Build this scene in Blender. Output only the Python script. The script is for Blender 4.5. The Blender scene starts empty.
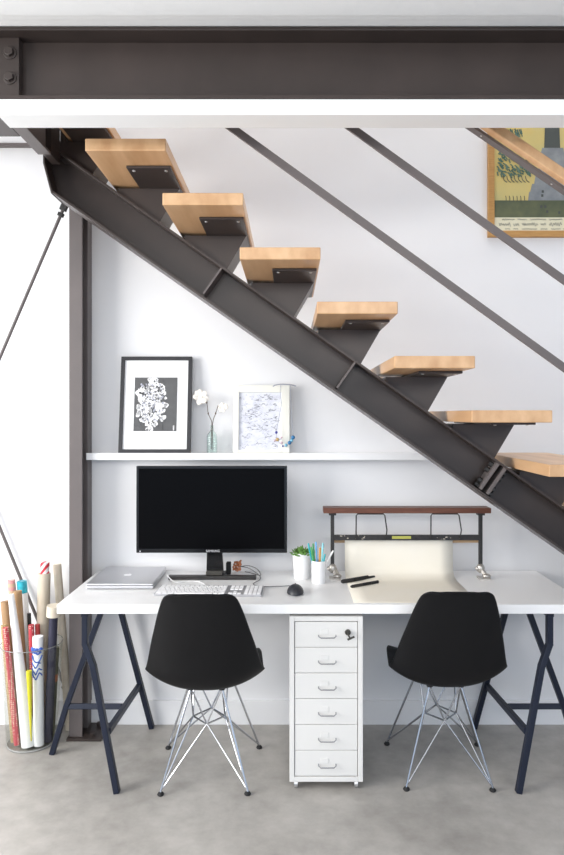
import bpy, bmesh, math, random
from mathutils import Vector, Matrix
R = math.radians
C = bpy.context.scene.collection
random.seed(7)

# ------------------------------------------------------------------ camera
H, F, CX, CY = 1.47, 671.0, 290.0, 415.0          # eye height, focal length and principal point in pixels
cam = bpy.data.cameras.new('camera'); camo = bpy.data.objects.new('camera', cam); C.objects.link(camo)
camo.location = (0, 0, H); camo.rotation_euler = (R(90), 0, 0)
cam.sensor_fit = 'VERTICAL'; cam.sensor_height = 24.0; cam.lens = F / 855 * 24.0
cam.shift_x = (282 - CX) / 855; cam.shift_y = -(427.5 - CY) / 855
cam.clip_start = 0.05
bpy.context.scene.camera = camo

# ------------------------------------------------------------------ world, lights, exposure
w = bpy.data.worlds.new('world'); bpy.context.scene.world = w; w.use_nodes = True
bg = w.node_tree.nodes['Background']; bg.inputs[0].default_value = (0.64, 0.79, 1.0, 1); bg.inputs[1].default_value = 0.56
def area(name, loc, rot, sx, sy, power, col):
    l = bpy.data.lights.new(name, 'AREA'); l.shape = 'RECTANGLE'; l.size = sx; l.size_y = sy
    l.energy = power; l.color = col
    o = bpy.data.objects.new(name, l); o.location = loc; o.rotation_euler = rot; C.objects.link(o); return o
area('window_daylight', (-3.6, 0.9, 1.75), (0, R(-90), R(18)), 1.9, 2.4, 88, (1.0, 0.972, 0.93))
area('front_daylight', (0.2, -1.6, 2.35), (R(68), 0, 0), 4.5, 0.6, 27, (1.0, 0.965, 0.92))
area('stairwell_fill', (0.6, 2.65, 4.7), (0, 0, 0), 4.6, 0.85, 26, (1.0, 0.99, 0.97))  # added fill lamp below the stairwell ceiling, lifts upper wall and desk top
vs = bpy.context.scene.view_settings
vs.view_transform = 'Standard'; vs.look = 'None'; vs.gamma = 1.0; vs.use_curve_mapping = False
vs.exposure = 1.08

# ------------------------------------------------------------------ materials
def mat(name, col, rough=0.5, metal=0.0, spec=None, noise=None, scale=20.0, bump=0.0, stretch=None, coat=0.0, trans=0.0, ior=1.45):
    m = bpy.data.materials.new(name); m.use_nodes = True
    nt = m.node_tree; b = nt.nodes['Principled BSDF']
    b.inputs['Base Color'].default_value = (*col, 1); b.inputs['Roughness'].default_value = rough
    b.inputs['Metallic'].default_value = metal; b.inputs['IOR'].default_value = ior
    if spec is not None: b.inputs['Specular IOR Level'].default_value = spec
    b.inputs['Coat Weight'].default_value = coat; b.inputs['Transmission Weight'].default_value = trans
    tc = nt.nodes.new('ShaderNodeTexCoord'); mp = nt.nodes.new('ShaderNodeMapping')
    nt.links.new(tc.outputs['Object'], mp.inputs[0])
    if stretch: mp.inputs['Scale'].default_value = stretch
    nz = nt.nodes.new('ShaderNodeTexNoise'); nz.inputs['Scale'].default_value = scale; nz.inputs['Detail'].default_value = 5
    nt.links.new(mp.outputs[0], nz.inputs['Vector'])
    if noise is not None:
        rp = nt.nodes.new('ShaderNodeValToRGB'); rp.color_ramp.elements[0].position = 0.3; rp.color_ramp.elements[1].position = 0.7
        rp.color_ramp.elements[0].color = (*noise, 1); rp.color_ramp.elements[1].color = (*col, 1)
        nt.links.new(nz.outputs['Fac'], rp.inputs[0]); nt.links.new(rp.outputs[0], b.inputs['Base Color'])
    if bump:
        bp = nt.nodes.new('ShaderNodeBump'); bp.inputs['Strength'].default_value = bump; bp.inputs['Distance'].default_value = 0.002
        nt.links.new(nz.outputs['Fac'], bp.inputs['Height']); nt.links.new(bp.outputs[0], b.inputs['Normal'])
    return m
def dots(name, base, dot, scale=70, thr=0.28):
    m = mat(name, base, 0.5); nt = m.node_tree; b = nt.nodes['Principled BSDF']
    tc = nt.nodes.new('ShaderNodeTexCoord'); v = nt.nodes.new('ShaderNodeTexVoronoi'); v.inputs['Scale'].default_value = scale
    v.inputs['Randomness'].default_value = 0.25
    nt.links.new(tc.outputs['Object'], v.inputs['Vector'])
    lt = nt.nodes.new('ShaderNodeMath'); lt.operation = 'LESS_THAN'; lt.inputs[1].default_value = thr
    mx = nt.nodes.new('ShaderNodeMix'); mx.data_type = 'RGBA'
    mx.inputs[6].default_value = (*base, 1); mx.inputs[7].default_value = (*dot, 1)
    nt.links.new(v.outputs['Distance'], lt.inputs[0]); nt.links.new(lt.outputs[0], mx.inputs[0]); nt.links.new(mx.outputs[2], b.inputs['Base Color'])
    return m
def stripes(name, c1, c2, scale=14, rot=0.9):
    m = mat(name, c1, 0.45); nt = m.node_tree; b = nt.nodes['Principled BSDF']
    tc = nt.nodes.new('ShaderNodeTexCoord'); mp = nt.nodes.new('ShaderNodeMapping'); mp.inputs['Rotation'].default_value = (0, rot, 0)
    wv = nt.nodes.new('ShaderNodeTexWave'); wv.inputs['Scale'].default_value = scale; wv.bands_direction = 'Z'
    nt.links.new(tc.outputs['Object'], mp.inputs[0]); nt.links.new(mp.outputs[0], wv.inputs['Vector'])
    rp = nt.nodes.new('ShaderNodeValToRGB'); rp.color_ramp.interpolation = 'CONSTANT'
    rp.color_ramp.elements[0].color = (*c1, 1); rp.color_ramp.elements[1].position = 0.45; rp.color_ramp.elements[1].color = (*c2, 1)
    nt.links.new(wv.outputs['Fac'], rp.inputs[0]); nt.links.new(rp.outputs[0], b.inputs['Base Color'])
    return m
M = {}
M['wall'] = mat('wall_paint', (0.83, 0.83, 0.84), 0.75, noise=(0.81, 0.81, 0.825), scale=2.5, spec=0.2)
M['trimw'] = mat('white_trim_paint', (0.84, 0.84, 0.85), 0.5, spec=0.3)
M['ceil'] = mat('ceiling_paint', (0.88, 0.88, 0.88), 0.6, spec=0.2)
M['steel'] = mat('painted_brown_steel', (0.050, 0.037, 0.033), 0.36, noise=(0.036, 0.027, 0.024), scale=5, bump=0.05)
M['colsteel'] = mat('painted_grey_steel', (0.135, 0.115, 0.112), 0.45, noise=(0.115, 0.10, 0.098), scale=6)
M['chrome'] = mat('chrome', (0.55, 0.57, 0.61), 0.15, 1.0)
M['handle'] = mat('polished_handle', (0.42, 0.43, 0.45), 0.25, 0.9)
M['zinc'] = mat('zinc_bolt', (0.62, 0.62, 0.62), 0.35, 0.9)
M['maple'] = mat('maple_butcher_block', (0.69, 0.44, 0.245), 0.38, noise=(0.50, 0.28, 0.135), scale=3, stretch=(6, 0.7, 4), coat=0.15)
M['mapleend'] = mat('maple_end_grain', (0.68, 0.42, 0.225), 0.45, noise=(0.50, 0.28, 0.13), scale=16, stretch=(2, 8, 10))
M['desk'] = mat('white_lacquer_desk', (0.86, 0.86, 0.86), 0.28, spec=0.4)
M['navy'] = mat('navy_powder_coat', (0.013, 0.017, 0.032), 0.4, spec=0.35)
M['plastic'] = mat('black_moulded_plastic', (0.004, 0.004, 0.005), 0.45, spec=0.3, bump=0.03, scale=400)
M['rubber'] = mat('black_rubber', (0.012, 0.012, 0.013), 0.7)
M['cab'] = mat('white_enamelled_steel', (0.72, 0.71, 0.69), 0.35)
M['gap'] = mat('shadow_gap_grey', (0.30, 0.30, 0.29), 0.7)
M['screen'] = mat('black_glass_screen', (0.003, 0.003, 0.0035), 0.2, spec=0.06)
M['bezel'] = mat('gloss_black_bezel', (0.006, 0.006, 0.007), 0.2)
M['alu'] = mat('brushed_aluminium', (0.62, 0.62, 0.64), 0.38, 0.85)
M['aluk'] = mat('light_aluminium', (0.42, 0.42, 0.44), 0.45, 0.4)
M['key'] = mat('white_keycap', (0.86, 0.86, 0.87), 0.5)
M['mouse'] = mat('charcoal_mouse', (0.03, 0.032, 0.038), 0.4)
M['ceramic'] = mat('white_ceramic', (0.86, 0.86, 0.86), 0.25)
M['leaf'] = mat('succulent_green', (0.10, 0.25, 0.045), 0.5, noise=(0.18, 0.34, 0.08), scale=30)
M['soil'] = mat('dark_soil', (0.05, 0.035, 0.02), 0.9)
M['walnut'] = mat('walnut_wood', (0.16, 0.060, 0.035), 0.45, noise=(0.10, 0.036, 0.022), scale=10, stretch=(1, 10, 10))
M['iron'] = mat('black_iron', (0.020, 0.020, 0.021), 0.45, noise=(0.035, 0.032, 0.03), scale=60)
M['castmetal'] = mat('cast_aluminium_foot', (0.55, 0.52, 0.48), 0.35, 0.8, bump=0.4, scale=120)
M['cream'] = mat('cream_paper', (0.87, 0.83, 0.74), 0.8, noise=(0.86, 0.81, 0.70), scale=5, spec=0.1)
M['dowel'] = mat('pale_dowel_wood', (0.50, 0.33, 0.19), 0.6)
M['blackframe'] = mat('black_wood_frame', (0.022, 0.022, 0.026), 0.4)
M['paper'] = mat('white_paper', (0.90, 0.90, 0.91), 0.7, spec=0.1)
M['printgrey'] = mat('grey_print_ink', (0.115, 0.118, 0.12), 0.7, noise=(0.10, 0.10, 0.105), scale=40)
M['ink'] = mat('dark_ink', (0.06, 0.06, 0.08), 0.7)
M['inkl'] = mat('pale_blue_grey_ink', (0.42, 0.43, 0.50), 0.7)
M['sketchpaper'] = mat('bluish_white_paper', (0.80, 0.81, 0.87), 0.7, noise=(0.68, 0.69, 0.77), scale=38, spec=0.1)
M['creamframe'] = mat('cream_painted_frame', (0.83, 0.82, 0.75), 0.5)
M['oakframe'] = mat('golden_oak_frame', (0.52, 0.29, 0.10), 0.45, noise=(0.42, 0.22, 0.07), scale=20, stretch=(1, 1, 8))
M['glass'] = mat('pale_green_glass', (0.90, 0.975, 0.95), 0.03, trans=1.0, ior=1.3)
def clear_plastic():
    m = bpy.data.materials.new('clear_acrylic'); m.use_nodes = True; nt = m.node_tree
    for n in list(nt.nodes):
        if n.type != 'OUTPUT_MATERIAL': nt.nodes.remove(n)
    out = nt.nodes['Material Output']; tr = nt.nodes.new('ShaderNodeBsdfTransparent'); tr.inputs[0].default_value = (0.955, 0.96, 0.95, 1)
    gl = nt.nodes.new('ShaderNodeBsdfGlossy'); gl.inputs['Roughness'].default_value = 0.04; gl.inputs[0].default_value = (0.8, 0.8, 0.8, 1)
    fr = nt.nodes.new('ShaderNodeMath'); fr.operation = 'MULTIPLY'; lw = nt.nodes.new('ShaderNodeLayerWeight'); lw.inputs[0].default_value = 0.22; fr.inputs[1].default_value = 0.3; nt.links.new(lw.outputs['Facing'], fr.inputs[0]); mx = nt.nodes.new('ShaderNodeMixShader')
    nt.links.new(fr.outputs[0], mx.inputs[0]); nt.links.new(tr.outputs[0], mx.inputs[1]); nt.links.new(gl.outputs[0], mx.inputs[2]); nt.links.new(mx.outputs[0], out.inputs[0])
    return m
M['clear'] = clear_plastic()
M['rim'] = mat('smoky_plastic_edge', (0.30, 0.30, 0.29), 0.2)
M['petal'] = mat('cream_petal', (0.86, 0.80, 0.72), 0.6, noise=(0.88, 0.84, 0.80), scale=50)
M['twig'] = mat('brown_twig', (0.10, 0.065, 0.045), 0.8)
M['cordwhite'] = mat('white_cord', (0.80, 0.80, 0.80), 0.5)
M['cordgrey'] = mat('grey_cord', (0.10, 0.10, 0.10), 0.5)
M['copper'] = mat('orange_copper_wire', (0.45, 0.16, 0.07), 0.5)
M['kraft'] = mat('kraft_paper', (0.42, 0.27, 0.15), 0.8, noise=(0.36, 0.225, 0.12), scale=20)
M['beige'] = mat('beige_paper', (0.60, 0.53, 0.43), 0.8, noise=(0.53, 0.46, 0.36), scale=12)
M['creamroll'] = mat('cream_roll_paper', (0.76, 0.70, 0.59), 0.8, noise=(0.66, 0.58, 0.46), scale=18)
M['navypaper'] = mat('dark_navy_paper', (0.030, 0.030, 0.055), 0.6)
M['teal'] = mat('teal_foil', (0.02, 0.30, 0.42), 0.3, noise=(0.05, 0.50, 0.60), scale=60)
M['tealdark'] = mat('dark_teal_paper', (0.03, 0.10, 0.12), 0.5)
M['yellow'] = mat('yellow_paper', (0.80, 0.72, 0.03), 0.6)
M['blackpaper'] = mat('black_paper', (0.015, 0.015, 0.015), 0.5)
M['red'] = mat('red_paper', (0.42, 0.05, 0.045), 0.5)
M['orange'] = mat('orange_patch', (0.62, 0.22, 0.10), 0.6)
M['reddots'] = dots('red_dotted_paper', (0.52, 0.05, 0.07), (0.80, 0.55, 0.45), 115, 0.36)
M['golddots'] = dots('gold_patterned_paper', (0.42, 0.30, 0.14), (0.66, 0.55, 0.34), 120, 0.4)
M['pinkstripe'] = stripes('pink_striped_paper', (0.70, 0.32, 0.32), (0.62, 0.42, 0.30), 10, 0.0)
M['redstripe'] = stripes('red_white_striped_paper', (0.62, 0.03, 0.05), (0.85, 0.80, 0.80), 13, 0.9)
M['olive'] = mat('olive_botanical_paper', (0.24, 0.23, 0.16), 0.6, noise=(0.10, 0.12, 0.07), scale=45)
M['bluepattern'] = mat('blue_brush_ink', (0.06, 0.14, 0.50), 0.6)
M['postery'] = mat('poster_yellow', (0.72, 0.53, 0.17), 0.6, noise=(0.52, 0.48, 0.22), scale=4)
M['postergreen'] = mat('poster_dark_green', (0.075, 0.095, 0.06), 0.6, noise=(0.14, 0.15, 0.075), scale=14)
M['posterstone'] = mat('poster_grey_stone', (0.20, 0.22, 0.24), 0.6, noise=(0.30, 0.32, 0.33), scale=20)
M['posterdark'] = mat('poster_dark_shape', (0.07, 0.08, 0.075), 0.6)
M['posterleaf'] = mat('poster_blue_green', (0.06, 0.13, 0.10), 0.6, noise=(0.14, 0.22, 0.17), scale=40)
M['postercream'] = mat('poster_cream_margin', (0.74, 0.70, 0.52), 0.6)
M['sticker'] = mat('yellow_green_sticker', (0.45, 0.45, 0.10), 0.6)
M['silverprint'] = mat('silver_lettering', (0.60, 0.60, 0.62), 0.4)
M['logo'] = mat('white_logo', (0.90, 0.90, 0.92), 0.3)  # plain white colour of the lid logo
M['brass'] = mat('dark_metal_lock', (0.10, 0.095, 0.085), 0.35, 0.8)
for nm, c in dict(penteal=(0.03, 0.38, 0.42), pengreen=(0.08, 0.36, 0.12), penblue=(0.12, 0.38, 0.70), penorange=(0.75, 0.32, 0.04), penwhite=(0.85, 0.84, 0.82), penaqua=(0.25, 0.60, 0.65), beadblue=(0.04, 0.18, 0.38), beadaqua=(0.22, 0.50, 0.66), beadgold=(0.50, 0.34, 0.14), beadpink=(0.60, 0.45, 0.50), beadnavy=(0.05, 0.06, 0.30)).items():
    M[nm] = mat(nm, c, 0.35)
# concrete floor
def concrete():
    m = mat('polished_concrete', (0.30, 0.295, 0.285), 0.38, spec=0.35)
    nt = m.node_tree; b = nt.nodes['Principled BSDF']
    tc = nt.nodes.new('ShaderNodeTexCoord')
    n1 = nt.nodes.new('ShaderNodeTexNoise'); n1.inputs['Scale'].default_value = 1.6; n1.inputs['Detail'].default_value = 8; n1.inputs['Roughness'].default_value = 0.72
    n2 = nt.nodes.new('ShaderNodeTexNoise'); n2.inputs['Scale'].default_value = 14; n2.inputs['Detail'].default_value = 6
    for n in (n1, n2): nt.links.new(tc.outputs['Object'], n.inputs['Vector'])
    a = nt.nodes.new('ShaderNodeMath'); a.operation = 'MULTIPLY_ADD'; a.inputs[1].default_value = 0.35
    nt.links.new(n2.outputs['Fac'], a.inputs[0]); nt.links.new(n1.outputs['Fac'], a.inputs[2])
    rp = nt.nodes.new('ShaderNodeValToRGB'); e = rp.color_ramp.elements
    e[0].position = 0.45; e[0].color = (0.275, 0.26, 0.24, 1); e[1].position = 0.92; e[1].color = (0.52, 0.495, 0.465, 1)
    nt.links.new(a.outputs[0], rp.inputs[0]); nt.links.new(rp.outputs[0], b.inputs['Base Color'])
    return m
M['concrete'] = concrete()

# ------------------------------------------------------------------ mesh helpers
def PT(px, py, Y):
    s = F / Y
    return Vector(((px - CX) / s, Y, H - (py - CY) / s))
def BM(): return bmesh.new()
def box(bm, x0, x1, y0, y1, z0, z1, rot=None):
    r = bmesh.ops.create_cube(bm, size=1)
    mtx = Matrix.Translation(((x0+x1)/2, (y0+y1)/2, (z0+z1)/2))
    if rot is not None: mtx = mtx @ rot
    mtx = mtx @ Matrix.Diagonal((abs(x1-x0), abs(y1-y0), abs(z1-z0), 1))
    bmesh.ops.transform(bm, matrix=mtx, verts=r['verts']); return r['verts']
def bar(bm, a, b, wd, ht, up=Vector((0, 0, 1))):
    """square bar from a to b; ht measured along up, wd across"""
    a, b = Vector(a), Vector(b); d = (b - a); L = d.length; d.normalize()
    side = d.cross(up)
    if side.length < 1e-4: side = d.cross(Vector((0, 1, 0)))
    side.normalize(); u = side.cross(d).normalized()
    r = bmesh.ops.create_cube(bm, size=1)
    mtx = Matrix((side, d, u)).transposed().to_4x4(); mtx.translation = (a + b) / 2
    bmesh.ops.transform(bm, matrix=mtx @ Matrix.Diagonal((wd, L, ht, 1)), verts=r['verts'])
def prism(bm, pts, y0, y1):
    """polygon in XZ extruded along Y"""
    a = [bm.verts.new((x, y0, z)) for x, z in pts]; b = [bm.verts.new((x, y1, z)) for x, z in pts]
    n = len(pts); bm.faces.new(a); bm.faces.new(b[::-1])
    for i in range(n): bm.faces.new((a[i], b[i], b[(i+1) % n], a[(i+1) % n]))
def sweep(bm, pts, radii, seg=8, cap=True):
    pts = [Vector(p) for p in pts]; n = len(pts)
    if not hasattr(radii, '__len__'): radii = [radii] * n
    prev = None; rings = []
    for i, p in enumerate(pts):
        t = (pts[min(i+1, n-1)] - pts[max(i-1, 0)]).normalized()
        if prev is None:
            u = t.orthogonal().normalized()
        else:
            u = prev - t * prev.dot(t)
            u = u.normalized() if u.length > 1e-6 else t.orthogonal().normalized()
        prev = u; v = t.cross(u)
        rings.append([bm.verts.new(p + (u * math.cos(2*math.pi*k/seg) + v * math.sin(2*math.pi*k/seg)) * radii[i]) for k in range(seg)])
    for i in range(n-1):
        for k in range(seg):
            bm.faces.new((rings[i][k], rings[i][(k+1) % seg], rings[i+1][(k+1) % seg], rings[i+1][k]))
    if cap: bm.faces.new(rings[0][::-1]); bm.faces.new(rings[-1])
def lathe(bm, prof, c=(0, 0, 0), seg=32):
    c = Vector(c); rings = []
    for r, z in prof:
        rings.append([bm.verts.new(c + Vector((max(r, 1e-5)*math.cos(2*math.pi*k/seg), max(r, 1e-5)*math.sin(2*math.pi*k/seg), z))) for k in range(seg)])
    for i in range(len(rings)-1):
        for k in range(seg): bm.faces.new((rings[i][k], rings[i][(k+1) % seg], rings[i+1][(k+1) % seg], rings[i+1][k]))
    bmesh.ops.remove_doubles(bm, verts=bm.verts, dist=2e-5)
def ball(bm, c, r, s=(1, 1, 1), seg=12, rot=None):
    q = bmesh.ops.create_uvsphere(bm, u_segments=seg, v_segments=max(6, seg//2+2), radius=r)
    mtx = Matrix.Translation(c)
    if rot is not None: mtx = mtx @ rot
    bmesh.ops.transform(bm, matrix=mtx @ Matrix.Diagonal((*s, 1)), verts=q['verts'])
def smoothpath(pts, n=6):
    """Catmull-Rom resample"""
    P = [Vector(p) for p in pts]; out = []
    for i in range(len(P)-1):
        p0, p1, p2, p3 = P[max(i-1, 0)], P[i], P[i+1], P[min(i+2, len(P)-1)]
        for k in range(n):
            t = k / n
            out.append(0.5*((2*p1) + (p2-p0)*t + (2*p0-5*p1+4*p2-p3)*t*t + (-p0+3*p1-3*p2+p3)*t**3))
    out.append(P[-1]); return out
def origin_of(o):
    p = Vector((0, 0, 0))
    while o is not None: p = p + o.location; o = o.parent
    return p
def obj(name, bm, m, parent=None, bevel=0.0, smooth=False, local=False, angle=35, segs=2):
    bmesh.ops.recalc_face_normals(bm, faces=bm.faces)
    me = bpy.data.meshes.new(name)
    if parent is not None:
        if not local: bmesh.ops.translate(bm, verts=bm.verts, vec=-origin_of(parent))
    o = bpy.data.objects.new(name, me); C.objects.link(o)
    if parent is not None: o.parent = parent
    else:
        xs = [v.co.x for v in bm.verts]; ys = [v.co.y for v in bm.verts]; zs = [v.co.z for v in bm.verts]
        c = Vector(((min(xs)+max(xs))/2, (min(ys)+max(ys))/2, min(zs)))
        bmesh.ops.translate(bm, verts=bm.verts, vec=-c); o.location = c
    bm.to_mesh(me); bm.free()
    ms = m if isinstance(m, (list, tuple)) else [m]
    for q in ms: me.materials.append(q)
    if smooth:
        for p in me.polygons: p.use_smooth = True
        me.set_sharp_from_angle(angle=R(angle))
    if bevel:
        bv = o.modifiers.new('bevel', 'BEVEL'); bv.width = bevel; bv.segments = segs; bv.limit_method = 'ANGLE'; bv.angle_limit = R(40)
        bv.harden_normals = False
    return o
def tag(o, label, cat, group=None):
    o['label'] = label; o['category'] = cat
    if group: o['group'] = group
    return o
def thing(name, label, cat, loc, group=None):
    o = bpy.data.objects.new(name, None); C.objects.link(o); o.location = loc
    o.empty_display_size = 0.1
    return tag(o, label, cat, group)
def struct(name, bm, m, bevel=0.0):
    o = obj(name, bm, m, bevel=bevel); o['kind'] = 'structure'; return o
def copy_tree(o, parent=None):
    c = o.copy(); C.objects.link(c)
    if parent is not None: c.parent = parent
    for ch in list(o.children): copy_tree(ch, c)
    return c
def bx(x0, x1, y0, y1, z0, z1):
    b = BM(); box(b, x0, x1, y0, y1, z0, z1); return b

# ------------------------------------------------------------------ the setting
WY = 3.195
struct('floor', bx(-4.5, 4.5, -3.2, WY, -0.1, 0), M['concrete'])
struct('wall_back', bx(-4.5, 4.5, WY, WY+0.12, -0.1, 5.0), M['wall'])
b = BM(); box(b, -4.5, 4.5, WY-0.012, WY, 0, 0.115)
struct('baseboard_back', b, M['trimw'], 0.002)
b = BM(); box(b, -4.5, 4.5, -3.2, 2.235, 2.687, 2.85)
struct('ceiling', b, M['ceil'])
b = BM(); box(b, -4.5, 4.5, 1.0, 2.010, 2.668, 2.687); box(b, -4.5, 4.5, 2.010, 2.05, 2.679, 2.687)
struct('trim_1', b, M['ceil'])                                   # ceiling board edge in front of the beam
struct('trim_2', bx(-0.915, 4.5, 2.096, 2.192, 2.4075, 2.4565), M['ceil'], 0.0015)   # white board under the beam
struct('wall_upper', bx(-4.5, 4.5, 2.235, 2.30, 2.85, 5.0), M['wall'])
struct('ceiling_stairwell', bx(-4.5, 4.5, 2.235, WY+0.12, 5.0, 5.1), M['ceil'])

# main beam (a rolled steel section across the whole picture)
def ibeam_x(b, x0, x1, y0, y1, z0, z1, tf=0.02, tw=0.012, yw=None):
    yw = (y0+y1)/2 if yw is None else yw
    box(b, x0, x1, y0, y1, z0, z0+tf); box(b, x0, x1, y0, y1, z1-tf, z1); box(b, x0, x1, yw-tw/2, yw+tw/2, z0+tf, z1-tf)
t = thing('steel_beam', 'long dark brown steel beam running across the top under the ceiling', 'beam', (0, 2.17, 2.4575))
b = BM(); ibeam_x(b, -4.4, 4.4, 2.097, 2.245, 2.4575, 2.6855, 0.013); obj('beam_section', b, M['steel'], t, 0.002)
b = BM(); box(b, -1.10, -0.862, 2.135, 2.164, 2.471, 2.672); obj('end_plate', b, M['steel'], t, 0.002)
for py in (52, 77):
    p = PT(9.5, py, 2.13)
    b = BM(); q = bmesh.ops.create_cone(b, cap_ends=True, segments=6, radius1=0.016, radius2=0.015, depth=0.02)
    bmesh.ops.transform(b, matrix=Matrix.Translation(p) @ Matrix.Rotation(R(90), 4, 'X'), verts=b.verts)
    q = bmesh.ops.create_cone(b, cap_ends=True, segments=20, radius1=0.021, radius2=0.021, depth=0.006)
    bmesh.ops.transform(b, matrix=Matrix.Translation(p+Vector((0, 0.004, 0))) @ Matrix.Rotation(R(90), 4, 'X'), verts=q['verts'])
    obj('bolt', b, M['steel'], t, 0.0015)

# landing framing at the top left
t = thing('landing_frame', 'dark steel floor framing joining the stair top to the long beam', 'beam', (-0.94, 2.4, 2.478))
b = BM(); box(b, -0.975, -0.925, 2.248, 2.598, 2.478, 2.488); box(b, -0.975, -0.925, 2.248, 2.598, 2.665, 2.675); box(b, -0.955, -0.946, 2.248, 2.598, 2.488, 2.665)
obj('joist', b, M['colsteel'], t, 0.001)
b = BM(); box(b, -4.3, -0.977, 2.248, 2.43, 2.478, 2.486); box(b, -4.3, -0.977, 2.248, 2.26, 2.486, 2.675); obj('ledger', b, M['steel'], t, 0.001)
tag(obj('wall_rail', bx(-4.3, -1.004, 3.17, WY, 2.741, 2.756), M['colsteel'], None, 0.001), 'thin dark steel rail fixed along the wall left of the column top', 'rail')

# ------------------------------------------------------------------ column and bracing
t = thing('steel_column', 'tall grey steel column standing against the wall left of the desk', 'column', (-0.97, 3.115, 0))
b = BM(); box(b, -1.001, -0.942, 3.04, 3.052, 0.012, 2.76); box(b, -1.001, -0.942, 3.125, 3.19, 0.116, 2.76); box(b, -1.001, -0.942, 3.125, 3.182, 0.012, 0.116); box(b, -0.981, -0.966, 3.052, 3.125, 0.012, 2.76)
obj('column_section', b, M['colsteel'], t, 0.0015)
b = BM(); box(b, -1.008, -0.85, 3.02, 3.182, 0, 0.012); obj('base_plate', b, M['steel'], t, 0.001)
for x in (-0.895,):
    for y in (3.05, 3.15):
        b = BM(); q = bmesh.ops.create_cone(b, cap_ends=True, segments=6, radius1=0.012, radius2=0.012, depth=0.016); bmesh.ops.translate(b, verts=b.verts, vec=(x, y, 0.020)); obj('anchor_nut', b, M['steel'], t)
# brace rods (cross brace towards a next bay at the left)
A0 = PT(65, 205, 3.09); A1 = Vector((-2.05, 3.09, 0.06))
def rod(name, a, c, label):
    t = thing('brace_rod', label, 'brace', (a + c) / 2, 'crossed brace rods beside the column')
    b = BM(); sweep(b, [a, c], 0.0075, 12); obj('rod', b, M['colsteel'], t, smooth=True)
    d = (c - a).normalized()
    for p, s in ((a, 1), (c, -1)):
        b = BM(); bar(b, p - d*s*0.02, p + d*s*0.028, 0.02, 0.03); bar(b, p + d*s*0.04, p + d*s*0.058, 0.024, 0.024); obj('clevis', b, M['iron'], t, 0.002)
    return t
rod('brace_rod', A0, A1, 'slim steel brace rod hanging from the column top down to the left')
B1 = Vector((-1.045, 3.172, 0.14)); B0 = Vector((-1.045-0.97, 3.172, 0.14+0.97*2.44))
rod('brace_rod', B0, B1, 'slim steel brace rod rising left from behind the paper rolls')
b = BM(); box(b, -2.11, -2.05, 3.14, 3.19, 0.116, 2.72); struct('column_next_bay', b, M['colsteel'])  # unseen steel column of the next bay, where the brace rods end

# ------------------------------------------------------------------ staircase
SL = 0.706; RISE, RUN = 0.1895, 0.2695
S0 = F / 2.68
def topz(x):                 # top flange line of the stringer
    return 2.065 - SL * (x + 0.269)
VT = 0.172                   # vertical height of the stringer
st = thing('staircase', 'open steel and wood staircase descending to the right over the desk', 'staircase', (1.0, 2.75, 0))
xe = 2.72; un = Vector((1, 0, -SL)).normalized(); dn = Vector((-SL, 0, -1)).normalized()
PH = VT * math.cos(math.atan(SL))
xl = -0.982
# web, flanges
zl = topz(xl)
b = BM(); prism(b, [(xl, zl+0.09), (xl, 2.475), (-0.951, 2.358), (xe, topz(xe)-VT), (xe, topz(xe)), (xl+0.02, topz(xl+0.02))], 2.756, 2.766)
obj('stringer_web', b, M['steel'], st)
def flange(x0, z0, x1, z1, th, name='flange'):
    bb = BM(); bar(bb, (x0, 2.76, z0), (x1, 2.76, z1), 0.16, th); return bb
b = BM()
off = Vector((SL, 0, 1)).normalized() * 0.0045
bar(b, Vector((xl+0.03, 2.76, topz(xl+0.03))) - off, Vector((xe, 2.76, topz(xe))) - off, 0.16, 0.009)
obj('top_flange', b, M['steel'], st, 0.001)
b = BM()
bar(b, Vector((-0.951, 2.76, 2.358)) + off, Vector((xe, 2.76, topz(xe)-VT)) + off, 0.16, 0.009)
obj('bottom_flange', b, M['steel'], st, 0.001)
b = BM(); bar(b, (-0.951, 2.76, 2.356), (xl-0.001, 2.76, 2.478), 0.16, 0.008, Vector((1, 0, 0))); box(b, xl-0.005, xl+0.003, 2.68, 2.84, 2.476, 2.69)
box(b, -0.957, -0.925, 2.60, 2.70, 2.478, 2.69); box(b, -0.925, -0.90, 2.70, 2.82, 2.50, 2.69)
obj('head_plate', b, M['steel'], st, 0.001)
def stiff(px, w=0.008):
    b = BM(); X = (px - CX) / S0
    a = Vector((X, 0, topz(X))) ; c = a + Vector((-SL, 0, -1)).normalized() * (PH - 0.006); a = a + Vector((-SL, 0, -1)).normalized()*0.006
    for y0, y1 in ((2.684, 2.756), (2.766, 2.836)):
        ym = (y0+y1)/2
        bar(b, (a.x, ym, a.z), (c.x, ym, c.z), w, y1-y0, Vector((0, 1, 0)))
    return b, a, c
for px in (222.6, 356.5):
    b, a, c = stiff(px); obj('stiffener', b, M['colsteel'], st, 0.001)
sp = []
for px in (500, 507):
    b, a, c = stiff(px, 0.014); obj('splice_plate', b, M['colsteel'], st, 0.001); sp.append((a, c))
for side, sgn in ((0, -1), (1, 1)):
    a, c = sp[side]
    for f in (0.15, 0.35, 0.75, 0.92):
        p = a.lerp(c, f) + Vector((un.x, 0, un.z)) * sgn * 0.015; p.y = 2.715
        b = BM(); q = bmesh.ops.create_cone(b, cap_ends=True, segments=6, radius1=0.011, radius2=0.011, depth=0.016)
        rot = un.to_track_quat('Z', 'Y').to_matrix().to_4x4()
        bmesh.ops.transform(b, matrix=Matrix.Translation(p) @ rot, verts=b.verts); obj('splice_bolt', b, M['iron'], st)
# a foot for the stringer
b = BM(); box(b, xe-0.20, xe+0.06, 2.66, 2.86, 0, 0.02); box(b, xe-0.06, xe, 2.70, 2.82, 0.02, topz(xe)-0.05); obj('foot_plate', b, M['steel'], st, 0.002)
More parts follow.
